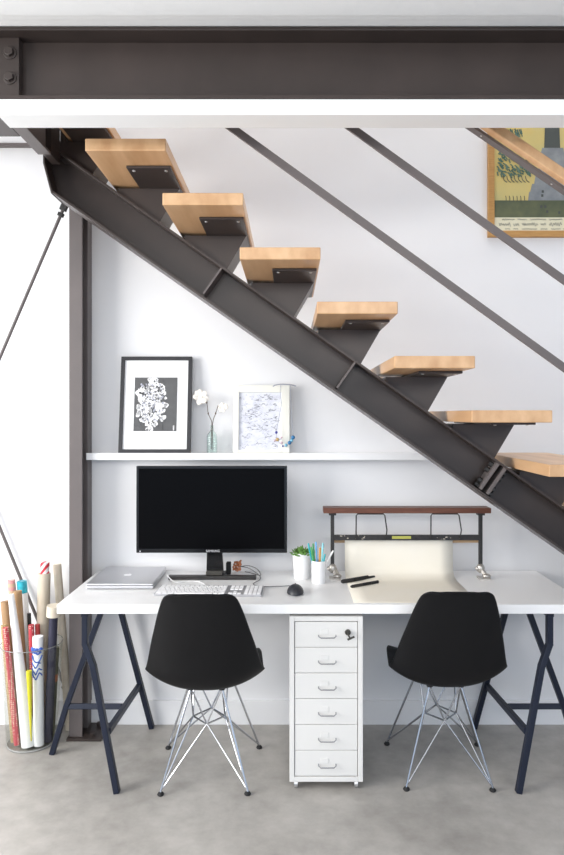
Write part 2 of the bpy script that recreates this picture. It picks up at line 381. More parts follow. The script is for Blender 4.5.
# treads
TL, TR = -0.7143, -0.4325; TT = 2.434; TH = 0.043
for k in range(0, 12):
    dx = RUN * (k-1); dz = -RISE * (k-1)
    x0, x1, zt = TL+dx, TR+dx, TT+dz
    b = BM(); box(b, max(x0, -0.895), x1, 2.338, 3.088, zt-TH, zt)
    tr = obj('tread', b, M['maple'], st, 0.003)
    # welded wedge between stringer and tread
    zb = zt - TH - 0.010
    xr = x1 - 0.012; xlft = x1 - 0.262
    sl = 0.56
    # right slanted edge meets stringer top
    xs = xr; 
    for _ in range(60):
        z = zb - (xr - xs) / sl
        if z <= topz(xs) - 0.004: break
        xs -= 0.002
    xL = x0 + 0.02
    pts = [(xL, zb), (xr, zb), (xs, topz(xs)-0.0005)]
    xa = max(xL, -0.97) 
    zi = topz(xa)
    if zi < zb: pts.append((xa, zi))
    else:
        xi = -0.269 + (2.065 - zb)/SL; pts = [(xi, zb), (xr, zb), (xs, topz(xs)-0.0005)]
    b = BM(); prism(b, pts, 2.697, 2.86)
    wd = obj('support_wedge', b, M['steel'], st, 0.001)
    b = BM(); box(b, x1-0.172, x1-0.008, 2.475, 3.04, zb, zt-TH-0.0005)
    br = obj('bracket', b, M['steel'], tr, 0.002)
    for ax in (0.150, 0.030):
        b = BM(); ball(b, (x1-ax, 2.505, zb), 0.0065, (1, 1, 0.5), 10); obj('screw', b, M['zinc'], br)
# railing
RY = 2.352; rs = F / RY
def railpt(px, py): return Vector(((px-CX)/rs, RY, H-(py-CY)/rs))
def rail_line(px, py, slope, x0, x1):
    p = railpt(px, py); return (Vector((x0, RY, p.z-slope*(x0-p.x))), Vector((x1, RY, p.z-slope*(x1-p.x))))
for px, py, sl_ in ((401, 250, 0.722), (464, 208.5, 0.717)):
    a, c = rail_line(px, py, sl_, -0.86, 2.1)
    b = BM(); bar(b, a, c, 0.010, 0.027); obj('guard_bar', b, M['colsteel'], st, 0.001)
HS = 0.683
a, c = rail_line(525, 153.5, HS, -0.86, 2.1)
b = BM(); bar(b, a+Vector((0, -0.018, 0)), c+Vector((0, -0.018, 0)), 0.036, 0.035); obj('wood_handrail', b, M['maple'], st, 0.004)
o2 = Vector((0, 0.018, -0.027))
b = BM(); bar(b, a+o2, c+o2, 0.036, 0.010); sr = obj('handrail_strip', b, M['colsteel'], st, 0.001)
for px in (482, 553):
    X = (px-CX)/rs
    p = a + (c-a) * ((X-a.x)/(c.x-a.x)) + o2 + Vector((0.004, 0.0, -0.006)); b = BM(); ball(b, p, 0.0055, (1, 1, 0.6), 10); obj('screw', b, M['zinc'], sr)
for X, k in ((-0.84, 0), (2.04, None)):
    zt = TT - RISE*(0-1) if k == 0 else 0.0
    p = a + (c-a) * ((X-a.x)/(c.x-a.x))
    if k is None: zt = TT - RISE*10 
    b = BM(); box(b, X-0.018, X+0.018, 2.359, 2.370, zt, p.z-0.035); obj('guard_post', b, M['colsteel'], st, 0.001)

# ------------------------------------------------------------------ desk and trestles
DX0, DX1, DY0, DY1, DZ = -0.908, 1.165, 2.611, 3.178, 0.732
DT = 0.036
b = BM(); box(b, DX0, DX1, DY0, DY1, DZ-DT, DZ)
# the back corners sit slightly inside the wall line
tag(obj('desktop', b, M['desk'], None, 0.0015), 'long white desktop resting on two dark trestles', 'desk')
def trestle():
    t = thing('trestle', 'dark navy steel trestle under the left end of the desktop', 'trestle', (0, 0, 0), 'desk trestles')
    ox, oy = -0.80, 2.885
    V = lambda x, y, z: Vector((x-ox, y-oy, z))
    z1 = DZ - DT
    def tube(name, pts, w=0.029):
        b = BM()
        for i in range(len(pts)-1):
            d = (pts[i+1]-pts[i]).normalized(); e = d*0.006
            bar(b, pts[i] - (e if i else d*0), pts[i+1] + (e if i < len(pts)-2 else d*0), w, w*0.8, Vector((1, 0, 0.001)))
        return obj(name, b, M['navy'], t, 0.003, local=True)
    b = BM(); box(b, -0.024, 0.004, -0.245, 0.255, z1-0.022, z1); obj('top_rail', b, M['navy'], t, 0.003, local=True)
    tube('leg', [V(-0.810, 2.655, z1-0.02), V(-0.810, 2.655, 0.565), V(-0.775, 2.645, 0.48), V(-0.673, 2.612, 0.0)])
    tube('leg', [V(-0.818, 3.115, z1-0.012), V(-0.648, 3.150, 0.0)])
    tube('leg', [V(-0.792, 2.885, z1-0.02), V(-0.965, 2.900, 0.215), V(-1.032, 2.912, 0.0)])
    tube('crossbar', [V(-0.716, 2.640, 0.225), V(-0.705, 3.135, 0.205)], 0.026)
    tube('crossbar', [V(-0.955, 2.898, 0.212), V(-0.722, 2.89, 0.215)], 0.024)
    return t
tr1 = trestle(); tr1.location = (-0.80, 2.885, 0)
tr2 = copy_tree(tr1); tr2.location = (1.016, 2.885, 0); tr2.scale = (-1, 1, 1)
tag(tr2, 'dark navy steel trestle under the right end of the desktop', 'trestle', 'desk trestles')

# ------------------------------------------------------------------ drawer cabinet
cx0, cx1, cy0, cy1, cz0, cz1 = -0.002, 0.285, 2.622, 3.05, 0.036, 0.683
t = thing('drawer_cabinet', 'narrow white metal cabinet with six drawers under the desk', 'cabinet', ((cx0+cx1)/2, (cy0+cy1)/2, 0))
b = BM(); th = 0.019
box(b, cx0, cx0+th, cy0, cy1, cz0, cz1); box(b, cx1-th, cx1, cy0, cy1, cz0, cz1)
box(b, cx0+th, cx1-th, cy0, cy1, cz1-0.019, cz1); box(b, cx0+th, cx1-th, cy0, cy1, cz0, cz0+0.019); box(b, cx0+th, cx1-th, cy1-0.01, cy1, cz0+0.019, cz1-0.019)
obj('cabinet_body', b, M['cab'], t, 0.0015)
dz0, dz1 = cz0+0.021, cz1-0.021; dh = (dz1-dz0)/6
for k in range(6):
    za, zb = dz1-dh*(k+1)+0.0008, dz1-dh*k-0.0012
    b = BM(); box(b, cx0+th+0.002, cx1-th-0.002, cy0+0.003, cy1-0.02, za, zb)
    d = obj('drawer', b, M['cab'], t, 0.002)
    zc = (za+zb)/2 - 0.004; xm = (cx0+cx1)/2 + 0.004
    b = BM()
    path = [(xm-0.034, cy0+0.004, zc+0.001), (xm-0.034, cy0-0.006, zc-0.001), (xm-0.026, cy0-0.018, zc-0.003), (xm+0.026, cy0-0.018, zc-0.003), (xm+0.034, cy0-0.006, zc-0.001), (xm+0.034, cy0+0.004, zc+0.001)]
    sweep(b, path, 0.0024, 8); obj('handle', b, M['handle'], d, smooth=True)
    b = BM(); box(b, xm-0.026, xm+0.006, cy0+0.0015, cy0+0.004, zc+0.004, zc+0.024)
    obj('label_holder', b, M['cab'], d, 0.001)
    if k == 0:
        xk = cx0 + 0.228; zk = zc + 0.013
        b = BM(); q = bmesh.ops.create_cone(b, cap_ends=True, segments=24, radius1=0.012, radius2=0.011, depth=0.008)
        bmesh.ops.transform(b, matrix=Matrix.Translation((xk, cy0, zk)) @ Matrix.Rotation(R(90), 4, 'X'), verts=b.verts); lk = obj('lock', b, M['brass'], d, 0.001)
        b = BM(); box(b, xk-0.0015, xk+0.0015, cy0-0.024, cy0-0.003, zk-0.006, zk+0.006)
        bar(b, (xk-0.003, cy0-0.020, zk-0.022), (xk+0.024, cy0-0.020, zk-0.010), 0.004, 0.007); bar(b, (xk, cy0-0.020, zk-0.004), (xk+0.008, cy0-0.020, zk-0.018), 0.003, 0.006)
        obj('key', b, M['brass'], lk)
for x in (cx0+0.025, cx1-0.025):
    for y in (cy0+0.03, cy1-0.03):
        b = BM(); q = bmesh.ops.create_cone(b, cap_ends=True, segments=20, radius1=0.017, radius2=0.017, depth=0.014)
        bmesh.ops.transform(b, matrix=Matrix.Translation((x, y, 0.017)) @ Matrix.Rotation(R(90), 4, 'Y'), verts=b.verts)
        box(b, x-0.009, x+0.009, y-0.008, y+0.008, 0.026, 0.038); obj('caster', b, M['zinc'], t)

# ------------------------------------------------------------------ shell chairs
def lerp_tab(tab, t):
    for i in range(len(tab)-1):
        if t <= tab[i+1][0]:
            a, b_ = tab[i], tab[i+1]; f = (t-a[0])/(b_[0]-a[0]); return [a[j]+(b_[j]-a[j])*f for j in range(1, len(a))]
    return list(tab[-1][1:])
def chair():
    t = thing('shell_chair', 'black shell chair at the left of the drawer cabinet', 'chair', (0, 0, 0), 'black shell chairs at the desk')
    # rows: y, z, half width, lift
    rows = [(-.352, .822, .070, .004), (-.351, .819, .100, .009), (-.348, .809, .124, .016), (-.340, .785, .144, .026), (-.320, .720, .167, .036), (-.300, .655, .185, .045), (-.278, .59, .203, .055),
            (-.256, .525, .219, .064), (-.232, .462, .234, .072), (-.200, .420, .242, .078), (-.155, .399, .241, .078), (-.095, .392, .236, .072), (-.03, .396, .231, .066),
            (.04, .405, .226, .058), (.10, .418, .220, .046), (.145, .426, .208, .030), (.168, .420, .194, .016), (.178, .407, .178, .006)]
    P = smoothpath([Vector((r[0], r[1], 0)) for r in rows], 3); W = smoothpath([Vector((r[2], r[3], 0)) for r in rows], 3)
    NU = 24; b = BM(); grid = []
    for i, p in enumerate(P):
        q0 = P[max(i-1, 0)]; q1 = P[min(i+1, len(P)-1)]; tn = (q1-q0).normalized()
        n = Vector((-tn.y, tn.x, 0));                    # in (y,z) plane
        if n.x + n.y < 0: n = -n
        row = []
        for j in range(NU+1):
            u = -1 + 2*j/NU; au = abs(u)
            lift = W[i].y * au**2.3; x = W[i].x * u * (1 - 0.03*au**4)
            drop = 0.006 * au**2 if i < 4 else 0
            # wings roll outwards a little at the hip
            row.append(b.verts.new((x, p.x + n.x*lift, p.y + n.y*lift - drop)))
        grid.append(row)
    for i in range(len(grid)-1):
        for j in range(NU): b.faces.new((grid[i][j], grid[i][j+1], grid[i+1][j+1], grid[i+1][j]))
    sh = obj('shell', b, M['plastic'], t, smooth=True, local=True, angle=80)
    so = sh.modifiers.new('thickness', 'SOLIDIFY'); so.thickness = 0.007; so.offset = 0
    sb = sh.modifiers.new('smooth', 'SUBSURF'); sb.levels = 1; sb.render_levels = 1
    # wire base
    fn, ff = (0.168, -0.180), (0.200, 0.182)             # near (rear legs) and far feet
    mz = 0.382
    mount = {(-1, -1): (-.062, -.100, mz), (1, -1): (.062, -.100, mz), (-1, 1): (-.075, .085, mz), (1, 1): (.075, .085, mz)}
    foot = {(sx, sy): ((fn if sy < 0 else ff)[0]*sx, (fn if sy < 0 else ff)[1], 0.012) for sx in (-1, 1) for sy in (-1, 1)}
    node = {'n': (0, -.088, .232), 'f': (0, .085, .222), 'l': (-.066, 0, .225), 'r': (.066, 0, .225)}
    rr = 0.0034
    for k, f in foot.items():
        sx, sy = k; b = BM(); f = Vector(f); m = Vector(mount[k])
        sweep(b, [f, m], 0.0045, 10); 
        nd = [node['n' if sy < 0 else 'f'], node['l' if sx < 0 else 'r']]
        for q in nd:
            q = Vector(q); sweep(b, [f + (m-f)*0.015 + (q-f)*0.02, q], rr, 8)
        leg = obj('leg', b, M['chrome'], t, smooth=True, local=True)
        b = BM(); lathe(b, [(0, 0.0), (0.011, 0.0), (0.0135, 0.004), (0.011, 0.009), (0.007, 0.013), (0, 0.014)], (f.x, f.y, 0), 16)
        obj('foot_glide', b, M['rubber'], leg, smooth=True, local=True)
    b = BM()
    for a, c in (('n', 'l'), ('n', 'r'), ('f', 'l'), ('f', 'r')): sweep(b, [node[a], node[c]], rr, 8)
    for k, m in mount.items():
        sx, sy = k
        for q in (node['n' if sy < 0 else 'f'], node['l' if sx < 0 else 'r']): sweep(b, [m, q], rr, 8)
    for a, c in (((-1, -1), (1, -1)), ((-1, 1), (1, 1)), ((-1, -1), (-1, 1)), ((1, -1), (1, 1))): sweep(b, [mount[a], mount[c]], rr, 8)
    obj('wire_brace', b, M['chrome'], t, smooth=True, local=True)
    for k, m in mount.items():
        b = BM(); sweep(b, [Vector(m)-Vector((0, 0, .006)), Vector(m)+Vector((0, 0, 0.018))], 0.013, 14); obj('mount', b, M['rubber'], t, smooth=True, local=True)
    return t
ch1 = chair(); ch1.location = (-0.334, 2.776, 0); ch1.rotation_euler = (0, 0, R(0.6))
ch2 = copy_tree(ch1); ch2.location = (0.628, 2.806, 0); ch2.rotation_euler = (0, 0, R(-1.2))
tag(ch2, 'black shell chair at the right of the drawer cabinet', 'chair', 'black shell chairs at the desk')

# ------------------------------------------------------------------ computer things
t = thing('monitor', 'wide black computer monitor with dark screen on the desk', 'monitor', (-0.35, 3.06, DZ))
b = BM(); box(b, -0.688, -0.013, 3.0, 3.022, 0.853, 1.242); hs = obj('housing', b, M['bezel'], t, 0.003)
b = BM(); box(b, -0.65, -0.05, 3.022, 3.05, 0.90, 1.20); obj('rear_cover', b, M['bezel'], t, 0.012)
b = BM(); box(b, -0.676, -0.025, 2.9985, 3.0005, 0.872, 1.231); obj('screen', b, M['screen'], hs)
b = BM(); x0, x1 = -0.377, -0.305
prism(b, [(-0.380, DZ+0.008), (-0.302, DZ+0.008), (-0.308, 0.86), (-0.378, 0.86)], 3.045, 3.07)
obj('stand_neck', b, M['bezel'], t, 0.003)
b = BM(); box(b, -0.545, -0.152, 3.0, 3.032, DZ, DZ+0.017); box(b, -0.383, -0.298, 3.032, 3.15, DZ, DZ+0.008); obj('stand_base', b, M['iron'], t, 0.002)
b = BM(); box(b, -0.378, -0.304, 3.012, 3.045, DZ+0.017, DZ+0.036); obj('stand_collar', b, M['brass'], t, 0.003)
def text_mesh(s, size, x, y, z, m, parent, name, ext=0.0004):
    cu = bpy.data.curves.new('txt', 'FONT'); cu.body = s; cu.size = size; cu.align_x = 'CENTER'; cu.align_y = 'CENTER'; cu.extrude = ext
    o = bpy.data.objects.new('txt', cu); C.objects.link(o)
    dg = bpy.context.evaluated_depsgraph_get(); dg.update()
    me = bpy.data.meshes.new_from_object(o.evaluated_get(dg)); bpy.data.objects.remove(o)
    bm = bmesh.new(); bm.from_mesh(me)
    bmesh.ops.transform(bm, matrix=Matrix.Translation((x, y, z)) @ Matrix.Rotation(R(90), 4, 'X'), verts=bm.verts)
    return obj(name, bm, m, parent)
text_mesh('SAMSUNG', 0.0135, -0.345, 2.9992, 0.862, M['silverprint'], hs, 'lettering')
b = BM(); box(b, -0.672, -0.668, 2.9985, 2.9995, 0.857, 0.864); obj('status_mark', b, M['silverprint'], hs)

# laptop
t = thing('laptop', 'closed silver laptop on the left end of the desktop', 'laptop', (-0.722, 2.99, DZ))
b = BM(); box(b, -0.142, 0.142, -0.155, 0.165, 0.003, 0.015); lb = obj('laptop_base', b, M['alu'], t, 0.004, local=True)
b = BM(); box(b, -0.142, 0.142, -0.155, 0.165, 0.0158, 0.026); ll = obj('lid', b, M['alu'], t, 0.005, local=True, segs=3)
b = BM()
for fx in (-0.13, 0.13):
    for fy in (-0.115, 0.125): box(b, fx-0.008, fx+0.008, fy-0.008, fy+0.008, 0, 0.003)
obj('rubber_feet', b, M['rubber'], lb, local=True)
b = BM()
pts = []
for k in range(28):
    a = 2*math.pi*k/28; r = 0.0175*(1 + 0.07*math.cos(2*a)) - 0.004*math.exp(-((a-math.pi/2)/0.35)**2) - 0.002*math.exp(-((a-1.5*math.pi)/0.3)**2)
    bite = max(0, 0.0075 - abs(a if a < math.pi else a-2*math.pi)*0.016)
    pts.append(((r-bite)*math.cos(a), (r-bite)*math.sin(a)))
lo = [b.verts.new((x, y, 0.0259)) for x, y in pts]; hi = [b.verts.new((x, y, 0.0264)) for x, y in pts]
b.faces.new(hi); b.faces.new(lo[::-1])
for k in range(28): b.faces.new((lo[k], lo[(k+1) % 28], hi[(k+1) % 28], hi[k]))
ball(b, (0.003, 0.021, 0.0261), 0.005, (0.5, 1, 0.08), 8, Matrix.Rotation(R(-35), 4, 'Z'))
obj('lid_logo', b, M['logo'], ll, local=True)
t.rotation_euler = (0, 0, R(0.5))

# keyboard
t = thing('keyboard', 'full size silver keyboard with white keys in front of the monitor', 'keyboard', (-0.333, 2.80, DZ))
b = BM(); box(b, -0.222, 0.220, -0.072, 0.078, 0.0, 0.009)
kb = obj('key_plate', b, M['aluk'], t, 0.003, local=True)
def keyrow(b, x0, x1, y, widths, dep=0.019):
    tot = sum(widths); x = x0; un_ = (x1-x0)/tot
    for wv in widths:
        box(b, x+0.0016, x+wv*un_-0.0016, y-dep/2+0.0018, y+dep/2-0.0018, 0.009, 0.0125); x += wv*un_
ys = [-0.058 + 0.0222*i for i in range(6)]
b = BM()
rw = [[1.2, 1, 1.2, 6.0, 1.2, 1, 1.2], [2.2]+[1]*10+[2.2], [1.7]+[1]*11+[1.7], [1.4]+[1]*12+[1.0], [1]*13+[1.4], [1]*14]
for y, r in zip(ys, rw): keyrow(b, -0.216, 0.068, y, r, 0.021)
obj('letter_keys', b, M['key'], kb, local=True)
b = BM()
keyrow(b, 0.082, 0.136, ys[0], [1, 1, 1], 0.019); keyrow(b, 0.101, 0.118, ys[1], [1], 0.019)
for y in ys[3:5]: keyrow(b, 0.082, 0.136, y, [1, 1, 1], 0.019)
keyrow(b, 0.082, 0.136, ys[5], [1, 1, 1], 0.019)
obj('arrow_keys', b, M['key'], kb, local=True)
b = BM()
for y in ys: keyrow(b, 0.146, 0.216, y, [1, 1, 1, 1], 0.021)
obj('number_keys', b, M['key'], kb, local=True)
t.rotation_euler = (R(0), 0, R(-2))
# mouse
t = thing('mouse', 'dark grey computer mouse on the desk beside the keyboard', 'mouse', (0.022, 2.775, DZ))
b = BM(); q = bmesh.ops.create_uvsphere(b, u_segments=24, v_segments=14, radius=1)
for v in b.verts:
    z = v.co.z
    if z < 0: v.co.z = z*0.08
    v.co.x *= 0.035; v.co.y *= 0.052; v.co.z = 0.004 + v.co.z*0.034
b.verts.ensure_lookup_table()
ms = obj('mouse_body', b, M['mouse'], t, smooth=True, local=True, angle=60)
b = BM(); ball(b, (0, 0.030, 0.031), 0.006, (0.5, 1, 0.8), 10); obj('scroll_wheel', b, M['rubber'], ms, smooth=True, local=True)
b = BM()
pc = smoothpath([(0.015, 2.826, DZ+0.016), (-0.005, 2.86, DZ+0.010), (-0.05, 2.875, DZ+0.004), (-0.12, 2.87, DZ+0.004), (-0.16, 2.915, DZ+0.004), (-0.135, 2.99, DZ+0.004), (-0.14, 3.06, DZ+0.006), (-0.19, 3.10, DZ+0.03), (-0.235, 3.095, DZ+0.04)], 8)
sweep(b, pc, 0.0018, 8); obj('cord', b, M['cordgrey'], t, smooth=True)
# keyboard lead
b = BM(); pc = smoothpath([(-0.545, 2.98, DZ+0.028), (-0.53, 2.972, DZ+0.012), (-0.50, 2.95, DZ+0.004), (-0.45, 2.962, DZ+0.004), (-0.40, 2.955, DZ+0.004), (-0.37, 2.90, DZ+0.006), (-0.365, 2.882, DZ+0.006)], 8)
sweep(b, pc, 0.0022, 8); tag(obj('keyboard_cable', b, M['cordwhite'], smooth=True), 'white cable curling between the keyboard and the monitor base', 'cable')
# copper tangle and adaptor
t = thing('cable_bundle', 'tangle of orange wires and a black adaptor beside the monitor neck', 'cable', (-0.24, 3.10, DZ))
b = BM(); rnd = random.Random(3)
for k in range(5):
    pts = [Vector((-0.250 + rnd.uniform(-.015, .025), 3.11 + rnd.uniform(-.02, .02), DZ+0.022+rnd.uniform(-.006, .04))) for _ in range(7)]
    sweep(b, smoothpath(pts, 6), 0.003, 6)
obj('orange_wires', b, M['copper'], t, smooth=True)
b = BM(); box(b, -0.296, -0.274, 3.10, 3.13, DZ, DZ+0.056); obj('adaptor', b, M['rubber'], t, 0.004)
b = BM(); sweep(b, smoothpath([(-0.23, 3.09, DZ+0.04), (-0.19, 3.085, DZ+0.045), (-0.15, 3.08, DZ+0.03), (-0.135, 3.075, DZ+0.004), (-0.17, 3.11, DZ+0.003), (-0.21, 3.12, DZ+0.01)], 8), 0.002, 6); obj('thin_cord', b, M['cordgrey'], t, smooth=True)

# plant pot
pp = Vector((0.0545, 3.04, DZ))
t = thing('potted_succulent', 'green succulent in a white pot left of the pen cup', 'plant', pp)
b = BM(); lathe(b, [(0, 0), (0.034, 0), (0.037, 0.004), (0.0435, 0.112), (0.044, 0.117), (0.041, 0.117), (0.040, 0.103), (0, 0.103)], (0, 0, 0), 36)
obj('pot', b, M['ceramic'], t, smooth=True, local=True)
b = BM(); lathe(b, [(0, 0.1035), (0.0395, 0.1035), (0.038, 0.107), (0, 0.109)], (0, 0, 0), 24); obj('soil', b, M['soil'], t, local=True)
rnd = random.Random(5); b = BM()
for k in range(85):
    a = rnd.uniform(0, 2*math.pi); rad = rnd.uniform(0.0, 0.036); tilt = rad/0.036*R(70) + rnd.uniform(-.15, .15); L = rnd.uniform(0.020, 0.034)
    m = Matrix.Translation((rad*math.cos(a), rad*math.sin(a), 0.105 + rnd.uniform(0, .020)*(1-rad/0.04))) @ Matrix.Rotation(a, 4, 'Z') @ Matrix.Rotation(tilt, 4, 'Y')
    q = bmesh.ops.create_uvsphere(b, u_segments=8, v_segments=6, radius=1)
    for v in q['verts']:
        s = 1 - 0.55*max(0, v.co.z); v.co = Vector((v.co.x*0.0042*s, v.co.y*0.0078*s, (v.co.z+0.9)*L/1.9))
    bmesh.ops.transform(b, matrix=m, verts=q['verts'])
obj('leaves', b, M['leaf'], t, smooth=True, local=True)

# pen cup
cp = Vector((0.1265, 2.955, DZ))
t = thing('pen_cup', 'small white cup holding coloured pens on the desk', 'cup', cp)
b = BM(); lathe(b, [(0, 0), (0.028, 0), (0.0315, 0.006), (0.0315, 0.094), (0.031, 0.098), (0.028, 0.096), (0.028, 0.006), (0, 0.006)], (0, 0, 0), 32)
obj('cup', b, M['ceramic'], t, smooth=True, local=True)
pens = [('penteal', -.014, 0.004, -.046, .008, .172, 'teal pen leaning furthest left'), ('pengreen', -.010, -.012, -.034, -.014, .160, 'dark green pen'), ('penblue', -.002, .012, -.012, .020, .176, 'blue pen standing tallest'),
        ('penorange', .004, .002, .006, .006, .152, 'orange pen'), ('penaqua', .010, -.010, .018, -.006, .176, 'pale aqua pen'), ('penteal', .002, -.018, .027, -.019, .130, 'short teal pen'), ('pengreen', -.012, .013, -.024, .022, .168, 'thin green pen at the back'), ('penwhite', -.008, .002, .064, -.004, .142, 'white pencil leaning far right')]
for mname, bx_, by_, tx, ty, hz, lab in pens:
    b0 = cp + Vector((bx_, by_, 0.010)); b1 = cp + Vector((tx, ty, hz))
    d = (b1-b0).normalized()
    root = thing('pen', lab + ' in the white cup', 'pen', b0, 'pens in the white cup')
    b = BM(); sweep(b, [b0, b0.lerp(b1, 0.72)], 0.0036, 10); obj('barrel', b, M[mname], root, smooth=True)
    b = BM(); sweep(b, [b0.lerp(b1, 0.72), b0.lerp(b1, 0.97), b1], [0.0042, 0.0042, 0.0030], 10); obj('cap', b, M[mname], root, smooth=True)

# markers
def dk(px, py, z=DZ): 
    s = (py-CY)/(H-z); Y = F/s; return Vector(((px-CX)/s, Y, z))
for (a, c, lab, th) in (((341.5, 583.8), (368, 579.3), 'thick black marker nearest the pen cup, lying on the cream paper', 0.0085), ((356, 582.2), (375, 579.8), 'middle black marker of the three lying on the cream paper', 0.0065), ((351, 588.4), (378, 583.4), 'black marker lying nearest the desk front on the cream paper', 0.0065)):
    p0, p1 = dk(*a), dk(*c); 
    if 'middle' in lab: p0.y += 0.022; p1.y += 0.022
    z = DZ + 0.0012 + th; p0.z = p1.z = z
    root = thing('marker', lab, 'marker', (p0+p1)/2, 'black markers on the paper')
    b = BM(); sweep(b, [p0.lerp(p1, .38), p1], th, 12); obj('barrel', b, M['rubber'], root, smooth=True)
    b = BM(); sweep(b, [p0, p0.lerp(p1, .04), p0.lerp(p1, .42)], [th*0.7, th*1.02, th*1.02], 12); cpq = obj('cap', b, M['iron'], root, smooth=True)

# ------------------------------------------------------------------ paper roll stand
t = thing('paper_roll_stand', 'vintage iron paper holder with a walnut top bar on the desk', 'paper holder', (0.51, 3.05, DZ))
SX0, SX1 = 0.192, 0.862
b = BM(); box(b, SX0-0.042, SX1+0.038, 3.0, 3.075, 1.030, 1.054); obj('top_bar', b, M['walnut'], t, 0.002)
for x in (SX0, SX1):
    b = BM(); box(b, x-0.008, x+0.008, 3.03, 3.045, DZ+0.055, 1.018); box(b, x-0.016, x+0.016, 3.02, 3.055, 1.018, 1.030); ps = obj('post', b, M['iron'], t, 0.001)
    b = BM(); s = 1 if x == SX1 else -1
    ball(b, (x, 3.035, DZ+0.045), 0.017, (1.1, 1, 1.3), 14); bar(b, (x-0.004*s, 3.035, DZ+0.05), (x+0.026, 3.015, DZ+0.008), 0.022, 0.012)
    ball(b, (x+0.020, 3.010, DZ+0.016), 0.013, (1.5, 1.1, 0.9), 12); ball(b, (x-0.016, 3.03, DZ+0.045), 0.010, (1, 1, 1), 10); box(b, x-0.014, x+0.036, 2.995, 3.05, DZ, DZ+0.008)
    obj('clamp_foot', b, M['castmetal'], ps, smooth=True)
b = BM(); box(b, SX0+0.008, SX1-0.008, 3.020, 3.032, 0.906, 0.930); cb = obj('cutter_bar', b, M['iron'], t, 0.001)
xs, xe2 = (392-CX)*3.02/F, (411-CX)*3.02/F
b = BM(); box(b, xs, xe2, 3.0185, 3.020, 0.913, 0.925); obj('sticker', b, M['sticker'], cb)
rnd = random.Random(4)
b = BM()
for _ in range(14):
    x = rnd.choice([rnd.uniform(SX0+.03, SX0+.16), rnd.uniform(SX1-.22, SX1-.03)]); z = rnd.uniform(.909, .926); box(b, x, x+rnd.uniform(.003, .010), 3.0192, 3.0201, z, z+rnd.uniform(.001, .003))
obj('paint_specks', b, M['creamroll'], cb)
for xa, xb in ((356, 385), (430.5, 459)):
    X0, X1 = (xa-CX)*3.02/F, (xb-CX)*3.02/F
    b = BM(); sweep(b, [(X0, 3.016, 0.908), (X0-.001, 3.006, 0.95), (X0, 3.010, 1.018), (X0+.006, 3.012, 1.026), (X1-.008, 3.012, 1.026), (X1-.002, 3.010, 1.018), (X1+.006, 3.002, 0.955), (X1+.003, 3.016, 0.908)], 0.0030, 8)
    obj('wire_guide', b, M['iron'], t, smooth=True)
b = BM(); sweep(b, [(SX0+0.006, 3.075, 0.894), (SX1-0.006, 3.075, 0.894)], 0.0095, 14); 
for x in (SX0+.003, SX1-.003): bar(b, (x, 3.04, 0.897), (x, 3.085, 0.897), 0.004, 0.020)
obj('dowel', b, M['dowel'], t, smooth=True)
# paper
pth = smoothpath([(3.058, 0.900), (3.056, 0.86), (3.056, 0.80), (3.052, 0.765), (3.030, 0.745), (2.99, DZ+0.0015), (2.90, DZ+0.0012), (2.75, DZ+0.0012), (2.64, DZ+0.0012)].copy() and [Vector((0, y, z)) for y, z in [(3.063, 0.900), (3.058, 0.86), (3.056, 0.80), (3.052, 0.765), (3.034, 0.745), (2.99, DZ+0.0016), (2.90, DZ+0.0012), (2.75, DZ+0.0012), (2.635, DZ+0.0012)]], 6)
b = BM(); prev = None; X0, X1 = 0.250, 0.742
for p in pth:
    cur = [b.verts.new((X0+(X1-X0)*k/8, p.y, p.z)) for k in range(9)]
    if prev:
        for k in range(8): b.faces.new((prev[k], prev[k+1], cur[k+1], cur[k]))
    prev = cur
o = tag(obj('paper_sheet', b, M['cream'], smooth=True), 'wide cream paper drawn down from the iron holder across the desk', 'paper')
sm = o.modifiers.new('thickness', 'SOLIDIFY'); sm.thickness = 0.0006; sm.offset = 1

# ------------------------------------------------------------------ picture ledge and its things
SZ = 1.295
t = thing('picture_ledge', 'long white picture ledge fixed to the wall above the monitor', 'shelf', (-0.1, 3.14, 1.263))
b = BM(); box(b, -0.938, 0.74, 3.09, WY, 1.263, SZ-0.004); obj('shelf_board', b, M['trimw'], t, 0.001)
b = BM(); box(b, -0.938, 0.74, 3.088, 3.0935, 1.263, SZ); obj('front_lip', b, M['trimw'], t, 0.001)
SB = SZ-0.004
def lean(name, label, cat, x0, x1, h, yb, yt, zb=SB+0.0035):
    """an empty at the base with local x right, z up along the leaning face, y into the wall"""
    o = thing(name, label, cat, ((x0+x1)/2, yb, zb)); L = math.hypot(yt-yb, h)
    o.rotation_euler = (-math.asin((yt-yb)/h), 0, 0); return o, x1-x0, h
# rotation sign: positive x rotation tips top towards -y, so negative leans to the wall
t, fw, fh = lean('framed_print', 'black frame holding a grey and white floral print on the ledge', 'picture frame', -0.7945, -0.4610, 0.455, 3.100, 3.160)
def framebars(b, w_, h_, bw, dep, y0=0):
    box(b, -w_/2, w_/2, y0, y0+dep, 0, bw); box(b, -w_/2, w_/2, y0, y0+dep, h_-bw, h_); box(b, -w_/2, -w_/2+bw, y0, y0+dep, bw, h_-bw); box(b, w_/2-bw, w_/2, y0, y0+dep, bw, h_-bw)
b = BM(); framebars(b, fw, fh, 0.0175, 0.02); obj('frame', b, M['blackframe'], t, 0.001, local=True)
b = BM(); box(b, -fw/2+.015, fw/2-.015, 0.008, 0.016, 0.015, fh-.015); obj('mat_board', b, M['paper'], t, local=True)
b = BM(); px0, px1, pz0, pz1 = -0.101, 0.099, 0.102, 0.356
box(b, px0, px1, 0.0065, 0.008, pz0, pz1); pr = obj('print', b, M['printgrey'], t, local=True)
rnd = random.Random(11)
